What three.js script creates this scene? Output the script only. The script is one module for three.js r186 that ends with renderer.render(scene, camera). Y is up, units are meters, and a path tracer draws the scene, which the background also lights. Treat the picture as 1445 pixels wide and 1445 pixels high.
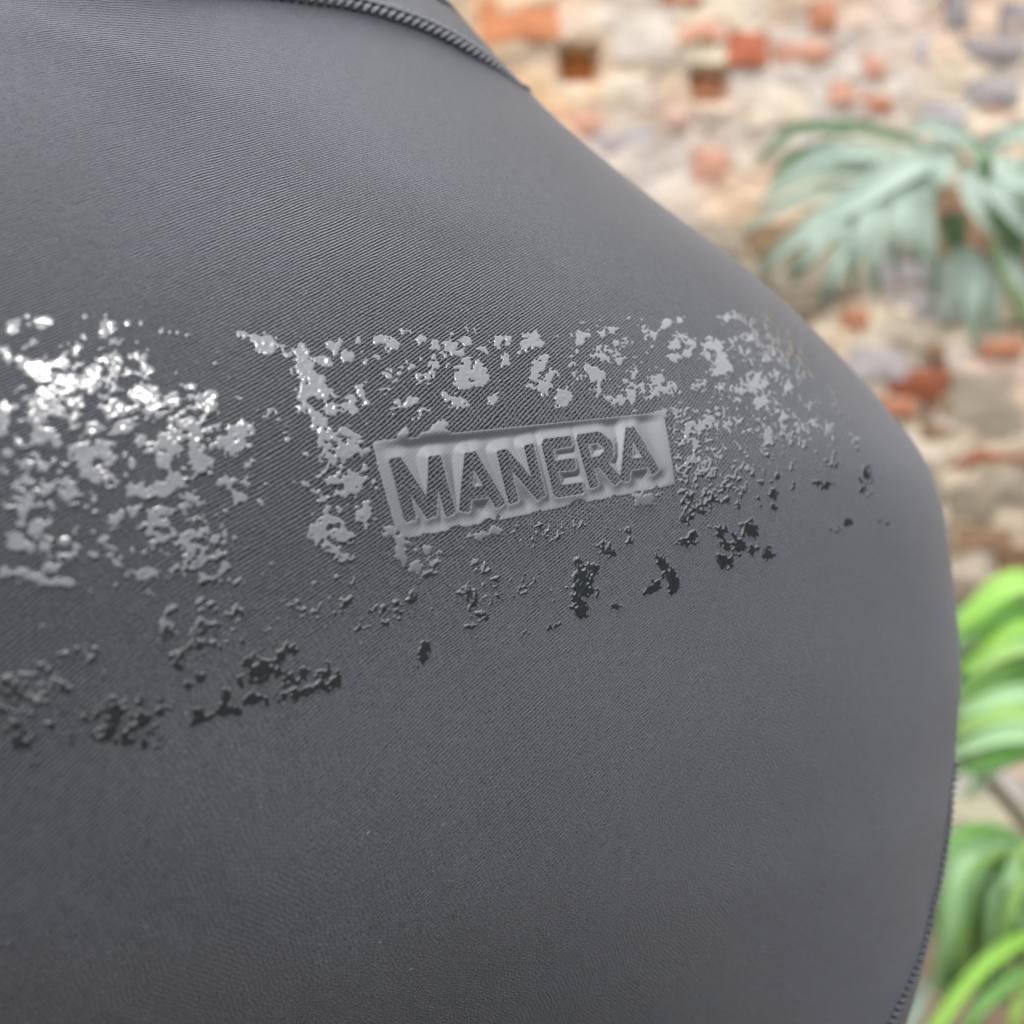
import * as THREE from 'three';
import { mergeGeometries } from 'three/addons/utils/BufferGeometryUtils.js';

// ---------------------------------------------------------------- camera, sky, sun, exposure
const scene = new THREE.Scene();
const FOV = 50, PITCH = 15 * Math.PI / 180, EYE = new THREE.Vector3(0, 1.15, 0);
const camera = new THREE.PerspectiveCamera(FOV, 1, 0.01, 60);
camera.position.copy(EYE);
camera.lookAt(0, EYE.y - Math.sin(PITCH), -Math.cos(PITCH));
camera.focus = 0.16;
camera.userData.fStop = 13;                       // a 2.9 mm lens opening, as a phone has
scene.add(camera);

const renderer = new THREE.WebGLRenderer({ antialias: true });
renderer.toneMapping = THREE.LinearToneMapping;
renderer.toneMappingExposure = 1.0;
renderer.shadowMap.enabled = true;

{ // bright overcast sky, a little lighter towards the veiled sun
  const w = 256, h = 128, d = new Float32Array(w * h * 4);
  for (let j = 0; j < h; j++) for (let i = 0; i < w; i++) {
    const el = ((j + 0.5) / h - 0.5) * Math.PI, k = (j * w + i) * 4, s = Math.max(0, Math.sin(el));
    const L = 5.7 * (0.75 + 2.25 * s) / 3;                // the overcast sky's own falloff towards the horizon
    d[k] = L * 0.98; d[k + 1] = L * 1.0; d[k + 2] = L * 1.06; d[k + 3] = 1;
  }
  const sky = new THREE.DataTexture(d, w, h, THREE.RGBAFormat, THREE.FloatType);
  sky.mapping = THREE.EquirectangularReflectionMapping; sky.magFilter = THREE.LinearFilter; sky.needsUpdate = true;
  scene.background = sky; scene.environment = sky;
  scene.backgroundIntensity = 1; scene.environmentIntensity = 1;
}
const sun = new THREE.DirectionalLight(0xfffaf2, 0.5);
sun.target.position.set(0, 1.1, -0.3); sun.position.set(0.545, 0.79, 0.27).multiplyScalar(6).add(sun.target.position);
sun.castShadow = true; sun.shadow.radius = 10;                          // veiled by thin cloud: a wide soft disc
Object.assign(sun.shadow.camera, { left: -3, right: 3, top: 3, bottom: -3, near: 0.1, far: 14 });
scene.add(sun, sun.target);

// ---------------------------------------------------------------- helpers
function rng(seed) { let a = seed >>> 0; return () => { a = (a + 0x6D2B79F5) | 0; let t = Math.imul(a ^ (a >>> 15), 1 | a); t = (t + Math.imul(t ^ (t >>> 7), 61 | t)) ^ t; return ((t ^ (t >>> 14)) >>> 0) / 4294967296; }; }
const hash = (x, y, z = 0) => { let h = Math.imul(x | 0, 374761393) + Math.imul(y | 0, 668265263) + Math.imul(z | 0, 2147483647 - 1013904223); h = Math.imul(h ^ (h >>> 13), 1274126177); return ((h ^ (h >>> 16)) >>> 0) / 4294967296; };
const sm = (t) => t * t * (3 - 2 * t), clamp = (x, a = 0, b = 1) => Math.min(b, Math.max(a, x)), lerp = (a, b, t) => a + (b - a) * t;
const ss = (a, b, x) => sm(clamp((x - a) / (b - a)));
function vnoise(x, y, z = 0) {
  const xi = Math.floor(x), yi = Math.floor(y), fx = sm(x - xi), fy = sm(y - yi);
  return lerp(lerp(hash(xi, yi, z), hash(xi + 1, yi, z), fx), lerp(hash(xi, yi + 1, z), hash(xi + 1, yi + 1, z), fx), fy) * 2 - 1;
}
const fbm = (x, y, z, n = 4) => { let s = 0, a = 0.5, f = 1; for (let i = 0; i < n; i++) { s += a * vnoise(x * f, y * f, z + i * 17); f *= 2.03; a *= 0.5; } return s; };
const taken = {};
function numbered(n) { const k = taken[n] = (taken[n] ?? -1) + 1; return k ? `${n}_${String(k).padStart(3, '0')}` : n; }
function shadowed(m) { m.castShadow = m.receiveShadow = true; return m; }
function part(name, geometry, material, parent) { const m = shadowed(new THREE.Mesh(geometry, material)); m.name = numbered(name); parent.add(m); return m; }
function thing(name, label, category, at = [0, 0, 0], group) {
  const o = new THREE.Group(); o.name = numbered(name); o.position.set(...at); o.userData = { label, category };
  if (group) o.userData.group = group;
  scene.add(o); return o;
}
function structure(name, geometry, material) { const m = part(name, geometry, material, scene); m.userData.kind = 'structure'; return m; }
function geo(pos, idx, { uv, color, normal } = {}) {
  const g = new THREE.BufferGeometry();
  g.setAttribute('position', new THREE.BufferAttribute(pos instanceof Float32Array ? pos : new Float32Array(pos), 3));
  if (uv) g.setAttribute('uv', new THREE.BufferAttribute(new Float32Array(uv), 2));
  if (color) g.setAttribute('color', new THREE.BufferAttribute(new Float32Array(color), 3));
  g.setIndex(new THREE.BufferAttribute(new Uint32Array(idx), 1));
  if (normal) g.setAttribute('normal', new THREE.BufferAttribute(new Float32Array(normal), 3)); else g.computeVertexNormals();
  return g;
}
function dataTexture(w, h, fn, srgb = false) {
  const d = new Uint8Array(w * h * 4);
  for (let j = 0; j < h; j++) for (let i = 0; i < w; i++) { const c = fn(i, j), k = (j * w + i) * 4; if (typeof c === 'number') d[k] = d[k + 1] = d[k + 2] = clamp(c) * 255; else for (let q = 0; q < 3; q++) d[k + q] = clamp(c[q]) * 255; d[k + 3] = 255; }
  const t = new THREE.DataTexture(d, w, h); t.wrapS = t.wrapT = THREE.RepeatWrapping; t.magFilter = t.minFilter = THREE.LinearFilter;
  if (srgb) t.colorSpace = THREE.SRGBColorSpace; t.needsUpdate = true; return t;
}
// the photograph measures 1445 pixels a side: directions of its pixels, used to lay out the place in metres
const F = 722.5 / Math.tan(FOV * Math.PI / 360);
const RIGHT = new THREE.Vector3(1, 0, 0), FWD = new THREE.Vector3(0, -Math.sin(PITCH), -Math.cos(PITCH)), UP = new THREE.Vector3(0, Math.cos(PITCH), -Math.sin(PITCH));
const toWorld = (x, y, z) => [EYE.x + x, EYE.y + y * UP.y + z * FWD.y, y * UP.z + z * FWD.z];
const at = (px, py, depth) => new THREE.Vector3(...toWorld((px - 722.5) / F * depth, -(py - 722.5) / F * depth, depth));
const ray = (px, py) => at(px, py, 1).sub(EYE);

// ---------------------------------------------------------------- ground
const groundTex = dataTexture(512, 512, (i, j) => { const n = fbm(i / 40, j / 40, 3, 5), g = hash(i, j, 9); return [0.28 + n * 0.16 + g * 0.08, 0.235 + n * 0.13 + g * 0.07, 0.18 + n * 0.1 + g * 0.06]; }, true);
groundTex.repeat.set(30, 30);
{
  const g = new THREE.PlaneGeometry(60, 60, 1, 1).rotateX(-Math.PI / 2);
  structure('ground', g, new THREE.MeshStandardMaterial({ map: groundTex, roughness: 0.95 }));
}

// ---------------------------------------------------------------- the old wall
const WALL_Z = -2.4;
const onWall = (px, py) => { const r = ray(px, py), k = (WALL_Z - EYE.z) / r.z; return [r.x * k, EYE.y + r.y * k]; };
const wall = thing('brick_wall', 'weathered courtyard wall of exposed red bricks, grey stones and cream lime mortar', 'wall', [0, 0, WALL_Z]);
{
  const nx = 400, ny = 270, x0 = -1.2, x1 = 2.7, y0 = -0.05, y1 = 2.6, pos = [], col = [], uv = [], idx = [];
  const HOLES = [[817, 92, 46, 34], [1003, 122, 42, 32]].map(([X, Y, w, t]) => [...onWall(X, Y), w * 2.4 / F, t * 2.4 / F]);   // where bricks have fallen out
  for (let j = 0; j <= ny; j++) for (let i = 0; i <= nx; i++) {
    const x = lerp(x0, x1, i / nx), y = lerp(y0, y1, j / ny);
    const h = 0.014 * fbm(x * 7, y * 7, 5, 3) + 0.013 * fbm(x * 19, y * 21, 8, 4);
    const dip = HOLES.reduce((m, [a, b, w, t]) => Math.max(m, ss(0.012, -0.008, Math.max(Math.abs(x - a) - w / 2, Math.abs(y - b) - t / 2))), 0);
    pos.push(x, y, h - 0.075 * dip); uv.push(x * 2, y * 2);
    const a = ss(-0.15, 0.35, fbm(x * 5, y * 6, 21, 4)), b = ss(0.0, 0.4, fbm(x * 4 + 9, y * 5, 33, 4)), gr = ss(0.0, 0.5, fbm(x * 9, y * 9, 44, 4));
    let c = [lerp(0.59, 0.52, a), lerp(0.49, 0.45, a), lerp(0.355, 0.385, a)];
    c = c.map((v, q) => lerp(v, [0.5, 0.29, 0.16][q], b * 0.5));
    c = c.map((v, q) => lerp(v, [0.60, 0.30, 0.10][q], clamp((0.28 - x) / 0.25 + fbm(x * 8, y * 8, 77, 3)) * 0.5));
    c = c.map((v, q) => lerp(v, [0.27, 0.235, 0.19][q], gr * 0.5));
    col.push(...c);
    if (i && j) { const k = j * (nx + 1) + i; idx.push(k - nx - 2, k - nx - 1, k, k - nx - 2, k, k - 1); }
  }
  const tex = dataTexture(512, 512, (i, j) => 0.5 + fbm(i / 14, j / 14, 71, 4) * 0.7);
  const mm = new THREE.MeshStandardMaterial({ vertexColors: true, roughness: 0.95, bumpMap: tex, bumpScale: 0.006 });
  part('mortar', geo(pos, idx, { uv, color: col }), mm, wall);
  const back = new THREE.BoxGeometry(5.6, 2.95, 0.3); back.translate(0.6, 1.425, -0.18);
  back.translate(0, 0, -0.12); part('wall_core', back, new THREE.MeshStandardMaterial({ color: new THREE.Color().setRGB(0.4, 0.34, 0.27), roughness: 1 }), wall);
  // bricks and stones: a few worn shapes, shared
  const shapes = [];
  for (let s = 0; s < 5; s++) {
    const g = new THREE.BoxGeometry(1, 1, 1, 4, 3, 2), p = g.attributes.position;
    for (let k = 0; k < p.count; k++) {
      const v = new THREE.Vector3().fromBufferAttribute(p, k), q = new THREE.Vector3(v.x * 2, v.y * 2, v.z * 2);
      const r = Math.pow(Math.abs(q.x) ** 6 + Math.abs(q.y) ** 6 + Math.abs(q.z) ** 6, 1 / 6);
      v.multiplyScalar(lerp(1, 1 / Math.max(r, 1e-3), 0.8) * (1 + 0.26 * vnoise(v.x * 3 + s * 7, v.y * 3 + v.z * 2, s)));
      p.setXYZ(k, v.x, v.y, v.z);
    }
    g.computeVertexNormals(); shapes.push(g);
  }
  const bt = dataTexture(256, 256, (i, j) => { const n = 0.88 + fbm(i / 18, j / 18, 91, 4) * 0.5; return [n, n, n]; });
  const M = (r, g, b) => new THREE.MeshStandardMaterial({ color: new THREE.Color().setRGB(r * 0.8, g * 0.78, b * 0.78), map: bt, roughness: 0.92 });
  const red = [M(0.5, 0.15, 0.07), M(0.56, 0.24, 0.13), M(0.38, 0.12, 0.07)], pink = [M(0.68, 0.36, 0.24), M(0.62, 0.42, 0.33), M(0.68, 0.27, 0.12)], grey = [M(0.42, 0.38, 0.36), M(0.5, 0.46, 0.44), M(0.33, 0.3, 0.29)], cream = [M(0.75, 0.64, 0.48), M(0.74, 0.66, 0.55)], rust = M(0.5, 0.17, 0.04), earth = [M(0.4, 0.34, 0.25), M(0.34, 0.29, 0.2), M(0.27, 0.22, 0.15)], brown = [M(0.26, 0.15, 0.08), M(0.32, 0.2, 0.11), M(0.36, 0.11, 0.05)];
  const put = (name, x, y, w, h, depth, out, mat, turn, k) => { const m = part(name, shapes[k % 5], mat, wall); m.position.set(x, y, out - depth / 2); m.scale.set(w, h, depth); m.rotation.z = turn; };
  // those the photograph singles out: pixel, width and height in pixels, kind, how far it stands out in mm
  const seen = [
    [735, 28, 105, 42, pink[2], 12], [1056, 68, 54, 36, red[0], 10], [1003, 122, 44, 34, red[1], -90], [817, 92, 50, 36, rust, -130],
    [1160, 22, 36, 38, red[1], 8], [990, 42, 62, 24, pink[0], 9], [1130, 78, 70, 26, pink[0], 9], [1232, 92, 34, 34, pink[0], 9], [1238, 145, 42, 26, red[1], 9], [1190, 130, 34, 26, pink[0], 7],
    [960, 2, 50, 16, red[1], 9], [950, 168, 40, 26, pink[1], 8], [1000, 238, 44, 40, pink[0], 6], [800, 172, 80, 30, pink[0], 5],
    [1398, 72, 80, 26, grey[0], 14], [1400, 130, 74, 34, grey[0], 14], [1330, 165, 62, 34, grey[1], 10], [1290, 70, 44, 40, grey[1], 4], [1432, 28, 40, 36, grey[2], 10], [1350, 15, 26, 40, grey[2], 6], [1412, 165, 40, 30, pink[1], 8],
    [1205, 455, 34, 30, red[1], 10], [1262, 262, 50, 22, red[1], 6], [1240, 510, 86, 40, grey[1], 18], [1290, 545, 84, 40, brown[2], 12], [1262, 575, 60, 30, red[1], 8], [1322, 575, 34, 32, brown[0], 4], [1320, 615, 40, 28, brown[1], 7],
    [1410, 492, 66, 24, red[1], 10], [1350, 655, 44, 20, red[2], 12], [1410, 642, 80, 13, brown[2], 10], [1395, 560, 110, 60, earth[0], 14], [1400, 610, 80, 34, earth[0], 10], [1420, 690, 70, 40, earth[0], 10], [1370, 710, 64, 46, earth[1], 12], [1390, 760, 90, 34, brown[1], 8], [1310, 500, 50, 30, brown[0], 3],
    [905, 55, 70, 50, cream[1], 8], [880, 130, 60, 40, cream[0], 8], [1100, 150, 80, 40, cream[0], 8], [870, 205, 90, 40, grey[1], 5],
  ];
  const R = rng(5), px = 2.4 / F * 1.02;
  for (const [X, Y, w, h, mat, mm1] of seen) { const [x, y] = onWall(X, Y); put('brick', x, y, w * px * 1.1, h * px * 1.2, 0.09, mm1 / 1000 * 0.45 + 0.003, mat, (R() - 0.5) * 0.16, Math.floor(R() * 5)); }
  const spots = seen.map(([X, Y, w]) => [...onWall(X, Y), w * px]);
  for (let row = 0; row < 27; row++) {
    let x = -0.6 + R() * 0.2; const y = 0.1 + row * 0.072;
    while (x < 1.75) {
      const w = 0.09 + R() * 0.13, h = 0.05 + R() * 0.014, cx = x + w / 2; x += w + 0.014;
      if (spots.some(([a, b, c]) => Math.hypot(a - cx, (b - y) * 1.6) < 0.5 * (c + w))) { R(); continue; }
      const low = y < 1.16 + 0.1 * fbm(cx * 4, 3, 5, 2), pick = R(), set = low ? (pick < 0.36 ? brown : pick < 0.5 ? grey : earth) : (pick < 0.5 ? cream : pick < 0.72 ? pink : pick < 0.9 ? grey : red);
      put(set === grey || set === earth ? 'stone' : 'brick', cx, y + (R() - 0.5) * 0.012, low ? w + 0.02 : w, low ? 0.074 : h, 0.08, low ? 0.012 + R() * 0.012 : (R() - 0.5) * 0.014, set[Math.floor(R() * set.length)], (R() - 0.5) * 0.08, Math.floor(R() * 5));
    }
  }
}

// ---------------------------------------------------------------- the wetsuit's surface
// Horizontal sections of the torso. Each runs from the middle of the chest (left, near the lens) over the side and round the back.
// Lens axes: x right, y up, z away.
const RIM = [[500, -230, 0.285], [560, -120, 0.28], [636, 6, 0.272], [690, 66, 0.27], [741, 126, 0.27], [820, 197, 0.27], [940, 294, 0.271], [1061, 386, 0.272], [1172, 488, 0.273], [1262, 588, 0.275], [1310, 653, 0.277], [1333, 725, 0.279], [1343, 800, 0.281], [1352, 880, 0.282], [1357, 950, 0.282], [1355, 1010, 0.281], [1350, 1058, 0.28], [1340, 1170, 0.277], [1324, 1265, 0.273], [1303, 1362, 0.268], [1279, 1445, 0.263], [1225, 1580, 0.255], [1150, 1760, 0.245], [1060, 2000, 0.235], [980, 2300, 0.23]]
  .map(([x, y, q]) => { const z = q * 0.87; return [(x - 722.5) / F * z, -(y - 722.5) / F * z, z]; });
const cub = (p0, p1, p2, p3, t) => 0.5 * (2 * p1 + (p2 - p0) * t + (2 * p0 - 5 * p1 + 4 * p2 - p3) * t * t + (3 * p1 - p0 - 3 * p2 + p3) * t * t * t);
const RIMT = (() => { // the rim, tabled against y and smoothed
  const n = 400, ys = [], xs = [], zs = [], y0 = RIM[0][1], y1 = RIM[RIM.length - 1][1];
  for (let k = 0; k <= n; k++) {
    const y = lerp(y0, y1, k / n); let i = 0; while (i < RIM.length - 2 && RIM[i + 1][1] > y) i++;
    const a = RIM[Math.max(0, i - 1)], b = RIM[i], c = RIM[i + 1], d = RIM[Math.min(RIM.length - 1, i + 2)], t = (y - b[1]) / (c[1] - b[1]);
    const s0 = (c[0] - a[0]) / (c[1] - a[1]), s1 = (d[0] - b[0]) / (d[1] - b[1]), h = c[1] - b[1], h00 = 2 * t ** 3 - 3 * t * t + 1, h10 = t ** 3 - 2 * t * t + t, h01 = 3 * t * t - 2 * t ** 3, h11 = t ** 3 - t * t;
    ys.push(y); xs.push(h00 * b[0] + h10 * h * s0 + h01 * c[0] + h11 * h * s1); zs.push(lerp(b[2], c[2], sm(t)));
  }
  for (const arr of [xs, zs]) for (let r = 0; r < (arr === zs ? 60 : 30); r++) { const q = arr.slice(); for (let k = 1; k < n; k++) arr[k] = (q[k - 1] + 2 * q[k] + q[k + 1]) / 4; }
  return { n, y0, y1, xs, zs };
})();
function rimAt(y) {
  const { n, y0, y1, xs, zs } = RIMT, t = clamp((y - y0) / (y1 - y0) * n, 0, n - 1e-6), i = Math.floor(t), f = t - i, dy = (y1 - y0) / n;
  const i0 = Math.max(0, i - 1), i3 = Math.min(n, i + 2);
  const slope = (a) => lerp((a[i + 1] - a[i0]) / (i + 1 - i0), (a[i3] - a[i]) / (i3 - i), f) / dy;
  return { x: lerp(xs[i], xs[i + 1], f), z: lerp(zs[i], zs[i + 1], f), dx: slope(xs), dz: slope(zs) };
}
const lean = (y) => { const q = (Y) => 4.5 * (Y + 0.03) ** 2 - 0.004 + (Y < -0.02 ? 5 * (Y + 0.02) ** 2 : 0); return y > 0.13 ? q(0.13) + 1.44 * (y - 0.13) : y < -0.12 ? q(-0.12) - 1.2 * (y + 0.12) : q(y); };
const XL = -0.085, CHEST = 0.75;
const SEG = 240;
function section(y) { // a polyline of (x, z, length) with the rim at index SEG
  const r = rimAt(y), L = [XL, 0.16 + CHEST * XL + lean(y)];
  // the sight line lies in the surface at the rim
  const k = (y / r.z), c = [r.dx, r.dz], t = [r.x / r.z - k * c[0], 1 - k * c[1]], tl = Math.hypot(...t); t[0] /= tl; t[1] /= tl;
  const span = Math.hypot(r.x - L[0], r.z - L[1]), m = Math.hypot(1, CHEST);
  const A = [L, [L[0] + span * 0.5 / m, L[1] + span * 0.5 * CHEST / m], [r.x - t[0] * span * 0.27, r.z - t[1] * span * 0.27], [r.x, r.z]];
  const E = [L[0] - 0.01, L[1] + 0.12], B = [A[3], [r.x + t[0] * 0.09, r.z + t[1] * 0.09], [r.x - 0.06, r.z + 0.2], E];
  const bez = (p, s, q) => { const u = 1 - s; return u * u * u * p[0][q] + 3 * u * u * s * p[1][q] + 3 * u * s * s * p[2][q] + s * s * s * p[3][q]; };
  const xs = [], zs = [], ls = []; let len = 0;
  for (let i = 0; i <= 2 * SEG; i++) {
    const P = i <= SEG ? A : B, s = i <= SEG ? i / SEG : (i - SEG) / SEG;
    xs.push(bez(P, s, 0)); zs.push(bez(P, s, 1));
    if (i) len += Math.hypot(xs[i] - xs[i - 1], zs[i] - zs[i - 1]);
    ls.push(len);
  }
  let o = 0; for (let i = 1; i <= SEG; i++) if (xs[i] >= -0.01) { const f = (-0.01 - xs[i - 1]) / (xs[i] - xs[i - 1]); o = lerp(ls[i - 1], ls[i], f); break; }
  return { y, xs, zs, ls, o, uRim: ls[SEG] - o, u0: -o, u1: len - o };
}
const sectionCache = new Map();
function pointOn(sec, u) { // lens coordinates of the point u metres along a section (0 at x = -1 cm)
  const l = clamp(u + sec.o, 0, sec.ls[2 * SEG]), { ls } = sec; let a = 0, b = 2 * SEG;
  while (b - a > 1) { const m = (a + b) >> 1; if (ls[m] <= l) a = m; else b = m; }
  const f = (l - ls[a]) / Math.max(1e-9, ls[b] - ls[a]), p = Math.max(0, a - 1), q = Math.min(2 * SEG, b + 1);
  // soft unevenness of the padded cloth, and a low fold below the collar
  const t = u + 0.062, c = sec.y - 0.0665 + 0.22 * t, fold = 0.0009 * Math.exp(-((c / 0.005) ** 2)) * ss(0.034, 0.004, t);
  const bump = 0.00042 * vnoise(u / 0.021 + 7, sec.y / 0.024 + 3, 51) + 0.00012 * vnoise(u / 0.008, sec.y / 0.009, 52) + fold;
  return [cub(sec.xs[p], sec.xs[a], sec.xs[b], sec.xs[q], f) + bump * 0.5, sec.y, cub(sec.zs[p], sec.zs[a], sec.zs[b], sec.zs[q], f) - bump * 0.8];
}
// heights along the suit, in metres of cloth
const VT = (() => { const n = 900, y0 = RIMT.y1, y1 = RIMT.y0, ys = [], vs = []; let v = 0, last; for (let k = 0; k <= n; k++) { const y = lerp(y0, y1, k / n), z = lean(y); if (k) v += Math.hypot(y - ys[k - 1], z - last); last = z; ys.push(y); vs.push(v); } const i0 = ys.findIndex((y) => y >= 0), off = vs[i0]; return { ys, vs: vs.map((q) => q - off), n }; })();
function yOf(v) { const { ys, vs, n } = VT; let a = 0, b = n; while (b - a > 1) { const m = (a + b) >> 1; if (vs[m] <= v) a = m; else b = m; } return lerp(ys[a], ys[b], (v - vs[a]) / (vs[b] - vs[a])); }
function vOf(y) { const { ys, vs, n } = VT, t = clamp((y - ys[0]) / (ys[n] - ys[0]) * n, 0, n - 1e-6), i = Math.floor(t); return lerp(vs[i], vs[i + 1], t - i); }
const sectionAt = (v) => { const k = Math.round(v * 2e5); let s = sectionCache.get(k); if (!s) { s = section(yOf(k / 2e5)); sectionCache.set(k, s); } return s; };
const cloth = (u, v) => pointOn(sectionAt(v), u);
function clothNormal(u, v) { // outward, lens axes
  const e = 2e-4, a = cloth(u - e, v), b = cloth(u + e, v), c = cloth(u, v - e), d = cloth(u, v + e);
  const p = [b[0] - a[0], b[1] - a[1], b[2] - a[2]], q = [d[0] - c[0], d[1] - c[1], d[2] - c[2]];
  const n = [q[1] * p[2] - q[2] * p[1], q[2] * p[0] - q[0] * p[2], q[0] * p[1] - q[1] * p[0]], l = Math.hypot(...n);
  return n.map((x) => x / l);
}
const pixelOf = ([x, y, z]) => [722.5 + F * x / z, 722.5 - F * y / z];
function onCloth(px, py) { // where on the cloth (u, v) a pixel of the photograph lies
  let u = (px - 600) * 1.4e-4, v = -(py - 722) * 1.1e-4;
  for (let k = 0; k < 40; k++) {
    const sec = sectionAt(v); u = Math.min(u, sec.uRim - 1e-4);
    const e = 1e-4, P = pixelOf(cloth(u, v)), A = pixelOf(cloth(u - e, v)), B = pixelOf(cloth(u, v + e));
    const a = (P[0] - A[0]) / e, c = (P[1] - A[1]) / e, b = (B[0] - P[0]) / e, d = (B[1] - P[1]) / e, D = a * d - b * c, rx = px - P[0], ry = py - P[1];
    if (Math.hypot(rx, ry) < 0.05) break;
    u += clamp((rx * d - b * ry) / D, -0.02, 0.02) * 0.8; v += clamp((a * ry - c * rx) / D, -0.02, 0.02) * 0.8;
  }
  return [u, v];
}
// metal-free world transform for a point and an offset along the normal
const lift = (p, n, h) => toWorld(p[0] + n[0] * h, p[1] + n[1] * h, p[2] + n[2] * h);

// ---------------------------------------------------------------- the pressed logo: its outline and letters, in metres of cloth
const Z6 = (x, y) => onCloth(500 + x / 3.141, 560 + y / 3.141);
const LABEL = [Z6(78, 196), Z6(1370, 66), Z6(1425, 392), Z6(196, 640)];
const W1 = 0.00085;
const STROKES = [];
for (const s of ['183,283 250,540', '190,290 342,522', '343,522 357,274', '360,274 428,515', '515,258 492,500', '522,258 647,476', '505,430 598,418', '656,244 708,463', '664,250 826,440', '775,220 828,436',
  '853,210 906,425', '848,212 958,197', '878,312 974,298', '898,421 1008,405', '1007,182 1064,393', '1000,190 1085,178', '1085,178 1128,212', '1128,212 1132,252', '1132,252 1100,286', '1100,286 1035,298', '1098,292 1166,372', '1222,144 1203,365', '1228,144 1336,330', '1214,302 1296,290']) {
  const [a, b] = s.split(' ').map((q) => Z6(...q.split(',').map(Number))); STROKES.push([...a, ...b]);
}
function letterDistance(u, v) {
  let best = 1;
  for (const [ax, ay, bx, by] of STROKES) {
    const dx = bx - ax, dy = by - ay, l = Math.hypot(dx, dy), t = ((u - ax) * dx + (v - ay) * dy) / l, n = Math.abs((u - ax) * dy - (v - ay) * dx) / l;
    const q = Math.abs(t - l / 2) - l / 2 - W1 * 0.35 + 0.0003, w = n - W1 + 0.0003;
    best = Math.min(best, Math.hypot(Math.max(q, 0), Math.max(w, 0)) + Math.min(Math.max(q, w), 0) - 0.0003);
  }
  return best;
}
function labelDistance(u, v) { // negative inside
  let d = -1;
  for (let k = 0; k < 4; k++) { const [ax, ay] = LABEL[k], [bx, by] = LABEL[(k + 1) % 4], l = Math.hypot(bx - ax, by - ay); d = Math.max(d, ((bx - ax) * (v - ay) - (by - ay) * (u - ax)) / l); }
  return d;
}
const edgeOf = (k, u, v) => { const [ax, ay] = LABEL[k], [bx, by] = LABEL[(k + 1) % 4]; return -((bx - ax) * (v - ay) - (by - ay) * (u - ax)) / Math.hypot(bx - ax, by - ay); };
const labelEnds = (u, v) => [edgeOf(3, u, v), edgeOf(1, u, v)];
const LBOX = [Math.min(...LABEL.map((p) => p[0])) - 0.004, Math.max(...LABEL.map((p) => p[0])) + 0.004, Math.min(...LABEL.map((p) => p[1])) - 0.004, Math.max(...LABEL.map((p) => p[1])) + 0.004];
function pressed(u, v) { // depth pressed into the neoprene
  if (u < LBOX[0] || u > LBOX[1] || v < LBOX[2] || v > LBOX[3]) return 0;
  const a = labelDistance(u, v); if (a > 0.0012) return 0;
  const b = letterDistance(u, v);
  const [L0, R0] = labelEnds(u, v);
  return -0.00052 * ss(-0.0007, 0.0017, edgeOf(0, u, v)) * ss(-0.0007, 0.003, edgeOf(2, u, v)) * ss(-0.001, 0.006, L0) * ss(-0.0008, 0.004, R0) * lerp(0.05, 1, ss(-0.0006, 0.0021, b));
}

// ---------------------------------------------------------------- cloth
const RIB = 0.00049, TILE = 180;                     // ribs per tile
const RIB_ANGLE = 0.69;
// the cloth is drawn a little askew round the print
const clothUV = (u, v) => { const c = Math.cos(RIB_ANGLE), s = Math.sin(RIB_ANGLE), h = 0.0042 * Math.tanh((u + 0.03) / 0.02) * Math.exp(-(((v - 0.0) / 0.018) ** 2)); return [(u * c + v * s) / (RIB * TILE), (-u * s + v * c + h) / (RIB * TILE)]; };
const NP = 2048;
const stitchTone = (r, q) => hash(((r % TILE) + TILE) % TILE, ((q % 110) + 110) % 110, 7);
const tileNoise = (x, y, n, z) => { const xi = Math.floor(x), yi = Math.floor(y), fx = sm(x - xi), fy = sm(y - yi), m = (a) => ((a % n) + n) % n; return lerp(lerp(hash(m(xi), m(yi), z), hash(m(xi + 1), m(yi), z), fx), lerp(hash(m(xi), m(yi + 1), z), hash(m(xi + 1), m(yi + 1), z), fx), fy); };
const ribAt = (i, j) => { const x = i / NP, y = j / NP; return y * TILE + 0.5 * (tileNoise(x * 30, y * 30, 30, 1) - 0.5) + 0.22 * (tileNoise(x * 130, y * 130, 130, 2) - 0.5); };
const clothBump = dataTexture(NP, NP, (i, j) => {
  const p = ribAt(i, j), r = Math.floor(p), f = p - r, x = i / NP * 110 + hash(((r % TILE) + TILE) % TILE, 3, 5), q = Math.floor(x), g = x - q;
  const prof = Math.pow(Math.sin(Math.PI * f), 0.8), loop = 1 - 0.28 * Math.pow(Math.abs(2 * g - 1), 3);
  return 0.06 + prof * loop * (0.58 + 0.26 * stitchTone(r, q)) + 0.18 * (tileNoise(i / 3, j / 3, 683, 4) - 0.5);
});
const clothTone = dataTexture(1024, 1024, (i, j) => {
  const p = ribAt(i * 2, j * 2), r = Math.floor(p), x = i / 1024 * 110 + hash(((r % TILE) + TILE) % TILE, 3, 5), q = Math.floor(x);
  const k = 0.5 + 0.42 * stitchTone(r, q) + 0.3 * (hash(i, j, 8) - 0.5) + (hash(i, j, 12) > 0.993 ? 0.6 : 0); return [k, k, k];
});
const neoprene = new THREE.MeshPhysicalMaterial({ color: new THREE.Color().setRGB(0.0255, 0.0268, 0.0325), map: clothTone, roughness: 0.4, bumpMap: clothBump, bumpScale: 0.0009, sheen: 0.42, sheenColor: new THREE.Color().setRGB(0.7, 0.74, 0.84), sheenRoughness: 0.36, side: THREE.DoubleSide });

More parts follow.
